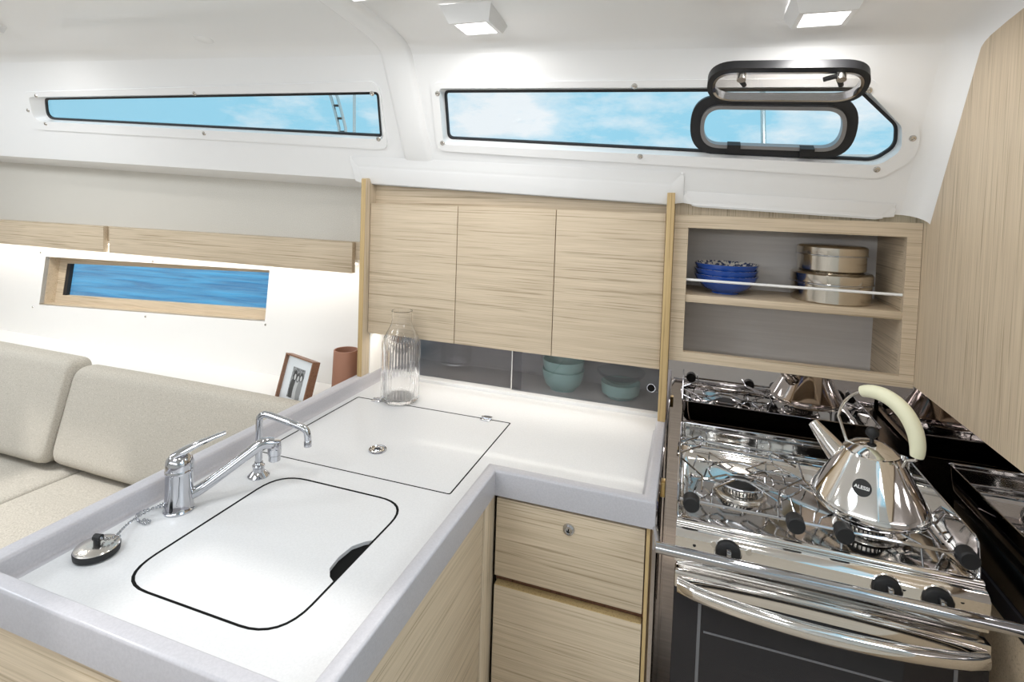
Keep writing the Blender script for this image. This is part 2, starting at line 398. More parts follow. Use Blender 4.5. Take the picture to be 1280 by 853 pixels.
PG = [(HPX(84, 329.5, -.07)), (HPX(360, 342, -.07)), (HPX(355, 388, -.07)), (HPX(78, 369, -.07))]
big = offset_poly(PO[::3], .14)
MB().plate(big, [PG], HPT, -.07, -.09).build('frame', 'oak_x', win3)
MB().plate([(PG[0][0] - .002, PG[0][1] + .004), (PG[0][0] + .024, PG[0][1] + .004), (PG[3][0] + .024, PG[3][1] - .002), (PG[3][0] - .002, PG[3][1] - .002)], [], HPT, -.072, -.09).build('gasket', 'black_gasket', win3)
MB().plate(PG, [], HPT, -.085, -.088).build('pane', 'window_glass', win3)
for (u, v) in ((41, 384), (182, 396), (332, 406), (51, 316), (191, 327)):
    a, z = HPX(u, v); p = HPT(a, z, 0)
    MB().lathe([(0, .004), (.004, .003), (.0055, 0), (.0055, -.003)], p, 10, (0, -1, .08)).build('screw', 'steel_brushed', win3)

# ---- cabin windows
def cabin_window(name, label, opening, surround_px, srad, glass_px, grad, screws):
    o2 = roundpoly(lpoly(surround_px), srad)
    win = MB(); n = len(opening)
    # raised moulded surround
    sur = MB()
    sur.ring(o2, opening, LPT, .005, -.001)
    root = sur.build(name, 'gelcoat', origin=LPT(*opening[0])); struct(root, label)
    gpl = -.032
    g = roundpoly(lpoly(glass_px, gpl), grad)
    gb = lpoly(glass_px, gpl); ring = lambda d: roundpoly(offset_poly(gb, d), [r + d * .8 for r in grad]); go = ring(.007)
    MB().loft([[LPT(a, b, .005) for a, b in opening], [LPT(a, b, gpl) for a, b in outer_match(opening, go)]]).build('reveal', 'gelcoat', root)
    MB().ring(ring(.018), g, LPT, gpl + .001, gpl - .006).build('gasket', 'black_gasket', root)
    MB().plate(ring(.011), [], LPT, gpl - .004, gpl - .009).build('pane', 'window_glass', root)
    for (u, v) in screws:
        a, b = LPX(u, v, .005)
        MB().lathe([(.0005, .001), (.003, .001), (.0032, .0035), (.0065, .0028), (.0082, .0)], LPT(a, b, .005), 14, LN).build('screw', 'steel_brushed', root)
    return root
def outer_match(a, b): return b if len(a) == len(b) else a
win1 = cabin_window('window_1', 'long tapering cabin window above the saloon, cloudy sky outside', W1O,
    [(29, 115), (474, 101), (486, 187), (35, 161)], [.05, .035, .035, .05],
    [(58, 125), (471, 118), (475, 168), (60, 147)], [.03, .006, .006, .03],
    [(45, 120), (35, 138), (57, 155), (243, 117), (255, 167), (465, 117), (473, 174)])
win2 = cabin_window('window_2', 'long cabin window above the galley with an opening port in it', W2O,
    [(539, 103), (1090, 97), (1150, 160), (1146, 196), (1100, 223), (547, 188)], [.03, .04, .05, .05, .06, .03],
    [(558, 116), (1072, 114), (1118, 158), (1117, 182), (1092, 198), (562, 171)], [.012, .02, .03, .03, .05, .012],
    [(547, 117), (553, 179), (793, 108), (800, 196), (1086, 113), (1141, 173), (1096, 212)])

# ---- bulkhead on the galley's right and the niche behind the stove
wr = MB().plate([(.80, 1.122), (1.66, 1.122), (1.66, 1.60), (1.585, 1.62), (1.405, 1.935), (1.36, 1.962), (1.0, 2.01), (.80, 2.025)], [], lambda a, b, t: Vector((t, a, b)), WALLX, WALLX + .02)
wall_right = struct(wr.build('wall_right', 'oak_z', origin=(WALLX, 1.3, 1.1)), 'upright oak veneered bulkhead beside the stove')
YM, XM = 1.62, .569
nb = MB().box(-.052, XM + .02, YM, YM + .012, 0, 1.115)
niche = struct(nb.build('wall_niche', 'dark_mirror', origin=(.25, YM, .3)), 'polished dark steel lining behind the stove')
MB().box(XM, XM + .012, .80, YM, .872, 1.122).build('side_lining', 'dark_mirror', niche)
MB().box(XM - .004, XM + .012, .80, YM - .001, .835, .870).build('edge_strip', 'niche_dark', niche)
MB().lathe([(0, .004), (.005, .003), (.006, 0)], (XM - .004, 1.13, .853), 12, (-1, 0, 0)).build('screw', 'steel_brushed', niche)
MB().box(XM, XM + .012, .80, YM, 0, .833).build('side_panel', 'oak_x', niche)
MB().box(-.052, -.040, 1.165, YM, .0, .905, .001).build('side_panel', 'dark_mirror', niche)
MB().box(-.040, -.030, 1.30, 1.325, .865, .90, .001).build('bracket', 'brass', niche)
struct(B('wall_galley', -1.06, .62, 1.98, 2.02, .3, 1.75, 'grey_laminate', bev=0), 'hull lining behind the galley cupboards')

# ---- outside
sea = MB().add([(-400, 2.6, .45), (400, 2.6, .45), (400, 900, .45), (-400, 900, .45)], [[0, 1, 2, 3]]).build('sea', 'sea_water', origin=(0, 2.6, .45), normals=False)
struct(sea, 'calm blue sea outside the hull window')

# ================================================================== GALLEY FURNITURE
CT, RT = .90, .941            # worktop and fiddle rim heights
XL0, XL1 = -1.084, -1.046     # left rim
YN0, YN1 = .502, .529         # near rim
XC0, XC1 = -.426, -.399       # rim on the inner side of the L
YF0, YF1 = 1.130, 1.157       # front rim of the short leg
XR0, XR1 = -.070, -.043       # right rim
YB = 1.70                     # back upstand
SINK = rrect(-.889, -.545, .613, .999, .075, 8)
FRIDGE = rrect(-1.016, -.481, 1.063, 1.487, .006, 2)
ct = MB()
outer = [(XL1 - .004, YN1 - .004), (XC0 + .004, YN1 - .004), (XC0 + .004, YF1 - .004), (XR0 + .004, YF1 - .004), (XR0 + .004, YB + .002), (XL1 - .004, YB + .002)]
ct.plate(outer, [SINK, FRIDGE], XY(0), CT, CT - .03)
top = ct.build('worktop', 'solid_surface', origin=(-.7, 1.0, CT - .03))
tag(top, 'white L-shaped galley worktop with raised rims around sink and cold box', 'worktop')
def rimsec(path, closed=False):
    """rim swept along a polyline of (inner, outer) xy pairs: inner wall, rounded top, fascia"""
    loops = []
    for (ix, iy), (ox, oy) in path:
        i = Vector((ix, iy, 0)); o = Vector((ox, oy, 0)); d = (o - i); w = d.length
        u = d / w; e = .005 * (w / .027)
        P = lambda f, z: (i + d * f) + Vector((0, 0, z))
        loops.append([P(-.28, CT - .02), P(-.28, CT + .0005), P(-.10, CT + .003), P(-.01, CT + .012), P(0, RT - .006), P(.06, RT - .0015), P(.16, RT), P(.84, RT), P(.94, RT - .0015), P(1, RT - .006), P(1, .882), P(.6, .882), P(.6, CT - .02)])
    return loops
rim = MB()
path = [((XL1, YB + .05), (XL0, YB + .05)), ((XL1, YN1), (XL0, YN0)), ((XC0, YN1), (XC1, YN0)), ((XC0, YF1), (XC1, YF0)), ((XR0, YF1), (XR1, YF0)), ((XR0, 1.60), (XR1, 1.60))]
rim.loft(rimsec(path), cap0=True, cap1=True)
rim.build('rim', 'solid_surface_shaded', top, sharp=50)
MB().box(XL1, -.066, YB, YB + .05, CT - .02, CT + .012, .003).build('upstand', 'solid_surface', top)
well = MB().plate(rrect(-.895, -.539, .607, 1.005, .08, 8), [], XY(0), CT - .008, CT - .03)
well.build('sink_recess', 'black_gap', top)
MB().box(-1.02, -.477, 1.059, 1.491, CT - .028, CT - .008).build('lid_recess', 'black_gap', top)
MB().ring(rrect(-.889, -.545, .613, .999, .075, 8), rrect(-.8845, -.5495, .6175, .9945, .072, 8), XY(0), CT + .0001, CT - .006).build('seal', 'black_gap', top)
MB().ring(rrect(-1.016, -.481, 1.063, 1.487, .006, 2), rrect(-1.0122, -.4848, 1.0668, 1.4832, .004, 2), XY(0), CT + .0001, CT - .006).build('seal', 'black_gap', top)
# sink cover with finger notch
sk = rrect(-.8845, -.5495, .6175, .9945, .072, 10)
notch = [(-.5495, .865), (-.562, .855), (-.576, .835), (-.580, .80), (-.576, .77), (-.562, .752), (-.5495, .745)]
sk2 = []; done = False
for i, p in enumerate(sk):
    sk2.append(p)
    q = sk[(i + 1) % len(sk)]
    if not done and abs(p[0] + .5495) < 1e-4 and abs(q[0] + .5495) < 1e-4 and q[1] - p[1] > .1: sk2 += notch[::-1]; done = True
sc = MB().plate(sk2, [], XY(0), CT - .0005, CT - .0075).build('sink_cover', 'solid_surface')
tag(sc, 'round-cornered white sink cover with black finger notch, let into worktop', 'sink cover')
# cold box lid
fl = thing('cold_box_lid', 'square white cold box lid with ring pull and two hinges', 'lid', (-.748, 1.275, CT - .0075))
MB().plate(rrect(-1.0122, -.4848, 1.0668, 1.4832, .004, 2), [], XY(0), CT - .0005, CT - .0075).build('panel', 'solid_surface', fl)
rp = PZ(472, 563, CT)
ring = MB().lathe([(.0, .001), (.007, .001), (.0075, .004), (.009, .0045), (.0105, .001), (.019, .001), (.0205, .004), (.0225, .004), (.0235, .0)], rp, 28).build('ring_pull', 'chrome', fl)
MB().lathe([(.011, .0012), (.013, .0032), (.016, .0036), (.018, .0012)], rp, 24).build('lift_ring', 'steel_brushed', ring)
MB().lathe([(.0, .0016), (.0068, .0016)], rp, 16).build('socket', 'black_rubber', ring)
for (u, v) in ((474, 499.5), (609, 523)):
    p = PZ(u, v, CT)
    h = MB().box(p.x - .016, p.x + .016, 1.470, 1.4855, CT, CT + .003, .001).box(p.x - .013, p.x + .013, 1.488, 1.503, CT, CT + .003, .001).build('hinge', 'chrome', fl)
    MB().tube([(p.x - .016, 1.487, CT + .0035), (p.x + .016, 1.487, CT + .0035)], .0035, 10).build('hinge_pin', 'chrome', h)
    for dx in (-.009, .009): MB().lathe([(0, .0042), (.003, .0038), (.0035, .003)], (p.x + dx, 1.4765, CT), 10).build('screw', 'steel_brushed', h)

# peninsula base
pen = thing('peninsula_cabinet', 'oak peninsula cabinet carrying sink under white worktop', 'cabinet', (-.75, .85, 0))
MB().box(-1.07, -.416, .52, 1.60, .02, .868, 0).build('carcass', 'oak_x', pen)
MB().box(-1.072, -.413, .510, .522, .05, .876, .001).build('end_panel', 'oak_x', pen)
MB().box(-.417, -.409, .525, 1.085, .05, .876, .001).build('side_panel', 'oak_y', pen)
MB().box(-.417, -.405, 1.088, 1.150, .05, .876, .001).build('corner_post', 'oak_z', pen)

# drawer unit
dr = thing('drawer_unit', 'oak drawer unit with two fronts between peninsula and stove', 'cabinet', (-.22, 1.35, 0))
YD = 1.140
MB().box(-.400, -.052, YD + .022, 1.60, .02, .868, 0).build('carcass', 'walnut_x', dr)
MB().box(-.0600, -.0525, YD + .001, YD + .03, .02, .878, .001).build('stile', 'oak_edge', dr)
xa, xb = -.3975, -.0625
z1 = PY(700, 651, YD).z
zu0 = PY(619, 719, YD).z; zl1 = PY(617.9, 731, YD).z
d1 = MB().box(xa, xb, YD, YD + .020, zu0, .8715, .0012).build('drawer', 'oak_x', dr)
lk = PY(711, 662, YD)
kn = MB().lathe([(0, .004), (.004, .004), (.0045, .007), (.0075, .0075), (.0085, .005), (.0125, .0035), (.0135, 0)], lk, 22, (0, -1, 0)).build('push_lock', 'chrome', d1)
MB().box(lk.x - .0008, lk.x + .0008, lk.y - .0078, lk.y - .003, lk.z - .003, lk.z + .003).build('key_slot', 'black_gap', kn)
d2 = MB().box(xa, xb, YD, YD + .020, .30, zl1, .0012).build('drawer', 'oak_x', dr)
MB().box(xa + .001, xb - .001, YD + .001, YD + .0205, zl1 - .0005, zl1 + .0015).build('edge_band', 'oak_edge', d2)
MB().box(xa, xb, YD, YD + .020, .04, .285, .0012).build('drawer', 'oak_x', dr)

# ================================================================== OVERHEAD CUPBOARD
YDOOR = 1.585
xg1 = PY(570, 342, YDOOR).x; xg2 = PY(692.2, 352, YDOOR).x
zb_, zt_ = 1.088, 1.540
cab = thing('overhead_cupboard', 'oak wall cupboard with three plain doors over the worktop', 'cupboard', (-.56, 1.77, CT))
MB().box(-1.068, -1.052, 1.556, 1.78, RT, 1.625, .0008).build('side_panel', 'oak_z', cab)
MB().box(-1.0685, -1.0515, 1.5545, 1.5565, RT, 1.622, .0003).build('edge_band', 'oak_edge', cab)
MB().box(-.066, -.0445, 1.572, 1.97, RT, 1.600, .0008).build('side_panel', 'oak_edge', cab)
MB().box(-1.052, -.066, 1.62, 1.64, zt_ - .02, 1.640, 0).build('frieze', 'oak_x', cab)
MB().box(-1.052, -.066, YDOOR + .022, 1.97, zb_ + .004, zb_ + .022, 0).build('bottom_board', 'oak_x', cab)
MB().box(-1.052, -.066, YDOOR + .022, 1.97, zt_ - .02, zt_ - .004, 0).build('top_board', 'oak_x', cab)
e = .0012
for (a, b_) in ((-1.0495, xg1 - e), (xg1 + e, xg2 - e), (xg2 + e, -.0675)):
    MB().box(a, b_, YDOOR, YDOOR + .018, zb_, zt_, .0008).build('door', 'oak_x', cab)
MB().box(-1.052, -1.0485, 1.600, 1.715, CT + .001, zb_, 0).build('side_lining', 'white_panel', cab)  # added white sheet: strip light's glare on the oak panel painted as colour
MB().box(-1.0485, -1.035, 1.708, 1.720, CT + .012, zb_ + .004, .0005).build('post', 'walnut_x', cab)
# lit strip under the cupboard
MB().box(-1.03, -.09, 1.630, 1.642, zb_ - .0005, zb_ + .004).build('light_strip', 'led_strip', cab)
# glazed niche behind
MB().box(-1.052, -.066, 1.93, 1.95, CT, zb_ + .004, 0).build('back_panel', 'grey_laminate', cab)
MB().box(-1.052, -.066, 1.752, 1.93, CT - .02, CT + .008, 0).build('niche_floor', 'grey_laminate', cab)
xs_ = PY(640, 470, 1.724).x
gl1 = MB().box(-1.035, xs_ + .03, 1.735, 1.7385, CT + .0125, zb_ + .003).build('glass_door', 'smoked_glass', cab)
gl2 = MB().box(xs_, -.067, 1.724, 1.7275, CT + .0125, zb_ + .003).build('glass_door', 'smoked_glass', cab)
MB().box(xs_ - .003, xs_ + .0005, 1.7235, 1.728, CT + .0125, zb_ + .003).build('edge', 'steel_brushed', gl2)
ph = PY(814, 485, 1.724)
MB().lathe([(.0135, -.004), (.0135, .003), (.0115, .003), (.0115, -.004)], ph, 26, (0, -1, 0), closed=True).build('finger_ring', 'chrome', gl2)
MB().lathe([(0, .001), (.0115, .001), (.0115, -.002), (0, -.002)], ph, 26, (0, -1, 0)).build('finger_pull', 'black_gap', gl2)
area('cupboard_strip_light', (-.56, 1.636, zb_ - .004), (0, -.05, -1), .94, .012, 1.1, (1, .95, .86))

# ================================================================== OPEN SHELF UNIT
sh = thing('shelf_unit', 'open oak shelf unit above the stove with grey back', 'shelf', (.256, 1.71, 1.114))
YS = 1.60; sx0, sx1, sz0, sz1 = -.0435, WALLX - .001, 1.116, 1.539
ix0, ix1, iz0, iz1 = -.005, .524, 1.144, 1.502
fr = MB().plate([(sx0, sz0), (sx1, sz0), (sx1, sz1), (sx0, sz1)], [[(ix0, iz0), (ix1, iz0), (ix1, iz1), (ix0, iz1)]], lambda a, b, t: Vector((a, t, b)), YS, YS + .02)
fr.build('front_frame', 'oak_x', sh)
MB().box(ix0 - .012, ix0, YS + .02, 1.835, sz0, sz1).box(ix0 - .012, ix0, YS + .036, 1.835, 1.074, sz0).build('side_board', 'oak_y', sh)
MB().box(ix1, ix1 + .012, YS + .02, 1.835, sz0, sz1).box(ix1, ix1 + .012, YS + .036, 1.835, 1.074, sz0).build('side_board', 'oak_y', sh)
MB().box(ix0 - .012, ix1 + .012, YS + .036, 1.835, 1.058, 1.074).build('bottom_board', 'oak_x', sh)
MB().box(ix0, ix1, YS + .02, 1.835, iz1, sz1).build('top_board', 'oak_x', sh)
MB().box(ix0, ix1, 1.825, 1.835, 1.074, iz1).build('back_panel', 'grey_laminate', sh)
SHZ = 1.309
MB().box(ix0, ix1, YS + .006, 1.825, SHZ - .021, SHZ, .001).build('shelf_board', 'oak_x', sh)
MB().tube([(ix0, YS + .012, 1.352), (ix1, YS + .012, 1.352)], .0038, 10).build('fiddle_rod', 'white_rod', sh)
struct(B('trim_2', sx0, WALLX, 1.625, 1.645, sz1 - .01, 1.60, 'oak_z', bev=0), 'oak filler strip above the shelf unit')

# ================================================================== CEILING LIGHTS
def zceil(x, y):
    for (y0, z0), (y1, z1) in zip(prof, prof[1:]):
        if y1 <= y <= y0: return zc(x, z0 + (z1 - z0) * (y0 - y) / (y0 - y1))
    return zc(x, .5)
def ceiling_light(x, y, label, w=.105, power=1.2):
    z = zceil(x, y); o = thing('ceiling_light', label, 'ceiling light', (x, y, z), 'square ceiling lights')
    s = w / 2; zz = z - .004; m = MB()
    # wedge shaped housing, lamp face tilted towards the cabin side
    lo = [[Vector((x - s * 1.30, y - s * 1.3, zz + .012)), Vector((x + s * 1.30, y - s * 1.3, zz + .012)), Vector((x + s * 1.30, y + s * 1.2, zceil(x, y + s * 1.2) + .004)), Vector((x - s * 1.30, y + s * 1.2, zceil(x, y + s * 1.2) + .004))],
          [Vector((x - s, y - s * .8, zz - .026)), Vector((x + s, y - s * .8, zz - .026)), Vector((x + s, y + s * 1.1, zz - .026)), Vector((x - s, y + s * 1.1, zz - .026))]]
    a, b_, c, d = lo[1]; nrm = (b_ - a).cross(d - a).normalized()
    if nrm.z > 0: nrm = -nrm
    cen = (a + b_ + c + d) / 4
    inn = [cen + (p - cen) * .80 for p in lo[1]]; deep = [p - nrm * .006 for p in inn]
    m.loft([lo[0], lo[1], inn, deep]); m.build('housing', 'white_plastic', o, sharp=20)
    MB().add([p - nrm * .004 for p in inn], [[0, 1, 2, 3]]).build('diffuser', 'lamp_diffuser', o, normals=False)
    L = area('ceiling_lamp_light', cen + nrm * .004, nrm, w * .75, w * .65, power, (1, .985, .96))
    return o
for (u, v), lb in (((594, 30), 'square ceiling light above galley window, nearest the window rib'), ((1030, 17), 'square ceiling light above the open porthole, by the oak bulkhead'), ((447, -16), 'square ceiling light at top edge above the saloon window end')):
    d = ray(u, v); y = 1.25
    for _ in range(6): y = (zceil(d.x / d.y * y, y) - .02 - EYE) * d.y / d.z
    ceiling_light(d.x / d.y * y, y, lb)
for (x, y, n_) in ((.25, .55, 'over the galley floor beside the bulkhead'), (-.75, .60, 'over the near end of the peninsula'), (-2.3, 1.12, 'over the saloon sofa seat')):  # further lights added out of view to brighten the cabin
    ceiling_light(x, y, 'added unseen square ceiling light %s' % n_)
# round cover in the liner
d = ray(255, 49); y = 1.3
for _ in range(6): y = (zceil(d.x / d.y * y, y) - EYE) * d.y / d.z
p = Vector((d.x / d.y * y, y, zceil(d.x / d.y * y, y)))
tag(MB().lathe([(0, .004), (.022, .004), (.028, .002), (.029, -.002)], p, 28, (0, -.15, -1)).build('cover_disc', 'gelcoat'), 'small round white cover plate on ceiling over saloon window', 'cover plate')

# ================================================================== OPENING PORT
hp = LPX(967, 127)
port = thing('opening_port', 'black framed oval porthole standing open on the galley window', 'porthole', LPT(*hp))
def stadium(ca, cb, ha, hb, n=10, r=None):
    r = r or hb; return roundpoly([(ca - ha, cb - hb), (ca + ha, cb - hb), (ca + ha, cb + hb), (ca - ha, cb + hb)], r, n)
pc = LPX(966, 156.5, -.03); pl = LPX(863, 155, -.03); prr = LPX(1071, 159, -.03); ptp = LPX(966, 119, -.03); pbt = LPX(967, 194, -.03)
ha = (prr[0] - pl[0]) / 2; hb = (ptp[1] - pbt[1]) / 2; pc = ((prr[0] + pl[0]) / 2, (ptp[1] + pbt[1]) / 2)
MB().ring(stadium(*pc, ha, hb), stadium(*pc, ha - .030, hb - .024), LPT, -.020, -.034).build('frame', 'black_gasket', port)
MB().ring(stadium(*pc, ha - .026, hb - .020), stadium(*pc, ha - .0355, hb - .0285), LPT, -.008, -.030).build('inner_lip', 'grey_alloy', port)
for (u, v) in ((917, 184), (1008, 189)):
    a, b_ = LPX(u, v, -.01); m = MB()
    lo = [(a - .016, b_ - .010), (a + .016, b_ - .010), (a + .016, b_ + .010), (a - .016, b_ + .010)]
    m.plate(lo, [], LPT, .006, -.021).build('catch', 'black_rubber', port)
# lid: hinge at top of the frame, tilted into the cabin
ang = math.radians(38); Vh = Vector((0, -.52, 1)).normalized(); D = Vh * math.cos(ang) + LN * math.sin(ang); U = Vector((1, 0, -.04)).normalized(); W = D.cross(U)
if W.dot(Vector((0, 1, 0))) < 0: W = -W
H0 = LPT(*LPX(968, 128.5, .004), .004)
LH, LA = .135, .171
def LID(a, b, t): return H0 + U * a + D * (b + .008) + W * t
lid = MB().ring(stadium(.012, LH / 2, LA, LH / 2), stadium(.012, LH / 2, LA - .014, LH / 2 - .014), LID, -.008, .014).build('lid', 'black_gasket', port)
MB().ring(stadium(.012, LH / 2, LA - .012, LH / 2 - .012), stadium(.012, LH / 2, LA - .018, LH / 2 - .018), LID, -.011, .010).build('rim', 'chrome', lid)
MB().plate(stadium(.012, LH / 2, LA - .016, LH / 2 - .016), [], LID, -.002, .004).build('pane', 'port_glass', lid)
for (a, rot) in ((-.085, .9), (.118, .55)):
    MB().tube([LID(a, LH - .020, -.002), LID(a, LH - .020, -.026)], .010, 14).build('latch_post', 'steel_brushed', lid)
    MB().tube([LID(a - .004, LH - .022, -.018), LID(a + .010 * rot, LH - .048, -.020)], [.007, .0055], 8).build('latch_lever', 'black_rubber', lid)
MB().tube([LID(.112, LH - .020, -.014), LID(.085, LH - .032, -.016)], .0055, 8).build('latch_lever', 'black_rubber', lid)
for a in (-.118, -.088, .092, .122):
    MB().tube([LID(a - .008, -.004, 0), LID(a + .008, -.004, 0)], .005, 10).build('hinge', 'black_rubber', port)

# ================================================================== STOVE
SX0, SX1, SY0, SY1 = 0.0, .526, 1.135, 1.533
st = thing('gas_stove', 'polished steel gimballed stove with oven, two burners and wire pan supports', 'stove', (.263, 1.33, .45))
RZ, LZ = .965, .898
MB().box(SX0 + .004, SX1 - .004, SY0 + .012, SY1 - .03, .30, LZ - .006, .002).build('body', 'steel_brushed', st)
# pressed tray: side and back walls rise, front edge is a low lip
def traytop(x, y):
    k = (y - (SY0 + .032)) / .02; k = max(0, min(1, k)); k = k * k * (3 - 2 * k)
    return LZ + .002 + (RZ - LZ - .002) * k
loops = []
for ins, hf, rad in ((0, 1.0, .012), (.0015, 1.0, .012), (.003, .55, .014), (.005, .22, .018), (.011, .07, .022), (.022, 0, .028)):
    lp = []
    base_ = roundpoly([(SX0 + ins, SY0 + .03 + ins * .6), (SX1 - ins, SY0 + .03 + ins * .6), (SX1 - ins, SY1 - ins), (SX0 + ins, SY1 - ins)], rad, 6)
    # densify the sides so that the wall height can drop near the front
    dense = []
    for i, p in enumerate(base_):
        q = base_[(i + 1) % len(base_)]; dense.append(p); d_ = (Vector(q) - Vector(p))
        if d_.length > .1:
            for f in (.02, .05, .09, .14, .3, .5, .7, .86, .91, .95, .98): dense.append(tuple(Vector(p) + d_ * f))
    for (x, y) in dense: lp.append(Vector((x, y, LZ - .004 + (traytop(x, y) - LZ + .004) * hf)))
    loops.append(lp)
tray = MB().loft(loops, cap1=True).build('tray', 'steel_mirror', st, sharp=60)
MB().tube([loops[0][i] for i in range(len(loops[0]))] + [loops[0][0]], .0022, 8, caps=False).build('tray_rim', 'chrome', st)
# rolled front edge and sloping control panel
MB().tube([(SX0, SY0 + .024, LZ - .001), (SX1, SY0 + .024, LZ - .001)], .0075, 14).build('front_edge', 'steel_mirror', st)
cp = MB(); sec = [(SY0 + .03, LZ - .004), (SY0 + .012, LZ - .006), (SY0 + .002, LZ - .010), (SY0 - .004, LZ - .018), (SY0 - .004, LZ - .026), (SY0 - .001, .826), (SY0 + .004, .822), (SY0 + .03, .822)]
cp.loft([[Vector((SX0 - .001, y, z)) for y, z in sec], [Vector((SX1 + .001, y, z)) for y, z in sec]], cap0=True, cap1=True)
panel = cp.build('control_panel', 'steel_mirror', st)
for i, (u, v) in enumerate(((910, 690), (1108, 736), (1172, 751))):
    c = PY(u, v, SY0 - .003); ax = (0, -1, .05)
    k = MB().lathe([(0, .010), (.019, .010), (.0225, .008), (.0240, .002), (.0240, 0)], c, 26, ax).build('control_knob', 'black_rubber', st)
    MB().box(c.x - .0045, c.x + .0045, c.y - .026, c.y - .0095, c.z - .015, c.z + .015, .002).build('pointer', 'chrome', k)
    MB().lathe([(.0245, .0), (.0255, .0015), (.027, 0)], c, 26, ax).build('dial_ring', 'steel_brushed', k)
for (u, v) in ((892, 681), (936, 691)):
    c = PY(u, v, SY0 - .003); MB().lathe([(0, .0012), (.0055, .0012), (.0065, 0)], c, 16, (0, -1, .05)).build('indicator', 'steel_brushed', st)
for (u, v) in ((1130, 737), (1203, 753), (868, 682)):
    c = PY(u, v, SY0 - .003); MB().lathe([(0, .001), (.0032, .001), (.0034, 0)], c, 12, (0, -1, .05)).build('igniter_button', 'black_rubber', st)
# oven door with black glass
DZ1, DZ0 = .815, .40; DY = 1.118
od = MB().box(SX0, SX1, DY, DY + .028, DZ1 - .034, DZ1, .003).build('oven_door', 'steel_mirror', st)
MB().box(SX0, SX1, DY + .002, DY + .028, DZ0, DZ1 - .034, .002).build('door_glass', 'oven_glass', od)
for x in (.048, .475): MB().box(x, x + .006, DY + .0012, DY + .0022, DZ0 + .03, DZ1 - .05).build('glass_stripe', 'stripe_grey', od)
MB().box(.06, .47, DY + .0014, DY + .002, DZ1 - .115, DZ1 - .111).build('glass_stripe', 'stripe_grey', od)
hz_ = DZ1 - .025; hp_ = []
for i in range(17):
    f = i / 16; hp_.append(Vector((SX0 + .006 + (SX1 - SX0 - .012) * f, DY - .006 - .040 * math.sin(PI * f) ** .7, hz_)))
hl = MB()
loops = []
for p in hp_:
    loops.append([p + Vector((0, dy, dz)) for dy, dz in ((-.0095, .005), (-.004, .0140), (.005, .0145), (.0095, .005), (.008, -.011), (0, -.016), (-.008, -.008))])
hl.loft(loops, cap0=True, cap1=True); hl.build('oven_handle', 'steel_mirror', od, sharp=70)
# burners
BUR = [PZ(925, 610, .905), Vector((.372, 1.275, .905))]
for b in BUR:
    br = MB().lathe([(.058, LZ - .0035), (.054, LZ + .001), (.046, LZ + .003), (.040, LZ + .001), (.036, LZ + .001)], (b.x, b.y, 0), 32).build('burner', 'steel_brushed', st)
    MB().lathe([(.030, LZ - .003), (.036, LZ + .002), (.037, LZ + .012), (.034, LZ + .014), (.0, LZ + .014)], (b.x, b.y, 0), 40).build('burner_ring', 'steel_brushed', br)
    MB().lathe([(.034, LZ + .014), (.035, LZ + .017), (.030, LZ + .021), (0, LZ + .022)], (b.x, b.y, 0), 32).build('burner_cap', 'black_rubber', br)
    th = MB()
    for k in range(30):
        a = 2 * PI * k / 30; c_, s_ = math.cos(a), math.sin(a)
        th.tube([(b.x + .0355 * c_, b.y + .0355 * s_, LZ + .004), (b.x + .0375 * c_, b.y + .0375 * s_, LZ + .013)], .0016, 4)
    t_ = th.build('flame_ports', 'black_rubber', br); t_['kind'] = 'stuff'
WZ = .940                                    # top of the pan supports
def wire(name, pts, r=.0024, parent=st, smooth=0, m='chrome', n=7): return MB().tube(pts, r, n, smooth).build(name, m, parent)
for b in BUR:                                # bent wire pan supports round each burner
    for k in range(4):
        a = PI / 4 + PI / 2 * k; c_, s_ = math.cos(a), math.sin(a)
        q = lambda rr, z, da=0.0: Vector((b.x + rr * math.cos(a + da), b.y + rr * math.sin(a + da), z))
        wire('pan_support', [q(.125, LZ + .002, .22), q(.115, WZ - .004, .18), q(.035, WZ - .003, .35), q(.030, WZ - .003, 0), q(.035, WZ - .003, -.35), q(.115, WZ - .004, -.18), q(.125, LZ + .002, -.22)], .0021)
    MB().lathe([(.070 + .0022 * math.cos(t_ * PI / 4), WZ - .008 + .0022 * math.sin(t_ * PI / 4)) for t_ in range(8)], (b.x, b.y, 0), 36, closed=True).build('pan_ring', 'chrome', st)
# rails carrying the sliding pot clamps
FY, BY = 1.178, 1.462
for (y, z) in ((FY, .934), (BY, .934), (BY + .022, .942)):
    wire('clamp_rail', [(SX0 + .004, y, z), (SX1 - .004, y, z)], .0034 if y != BY + .022 else .0026, n=9)
def crop5(pts, z=.950): return [PZ(840 + x / 6.095, 520 + y / 6.095, z) for x, y in pts]
def crop4(pts, z=.950): return [PZ(1000 + x / 6.095, 560 + y / 6.095, z) for x, y in pts]
clampw = [
  (crop5([(45, 290), (55, 205), (215, 158), (238, 185), (200, 235), (70, 275), (42, 295), (235, 462), (226, 575)]), (864, 626)),
  (crop5([(985, 545), (970, 580), (840, 642)], .945) , None),
  (crop5([(940, 390), (765, 280), (740, 310), (770, 370), (985, 488), (815, 572), (830, 715)]), (993, 651)),
  (crop5([(960, 365), (1010, 500), (1240, 655)]) + crop4([(320, 415), (380, 545)]), (1053, 663)),
  (crop4([(0, 290), (300, 480), (335, 540)], .945), None),
  (crop4([(1110, 420), (1000, 515), (1000, 545), (1110, 700)], .947), (1205, 692)),
  (crop4([(1020, 590), (1095, 510), (1090, 480), (1020, 500)], .947), None),
  (crop4([(975, 600), (1090, 735)], .943), None),
  (crop4([(1060, 660), (1130, 640), (1165, 680), (1130, 720)], .943), None)]
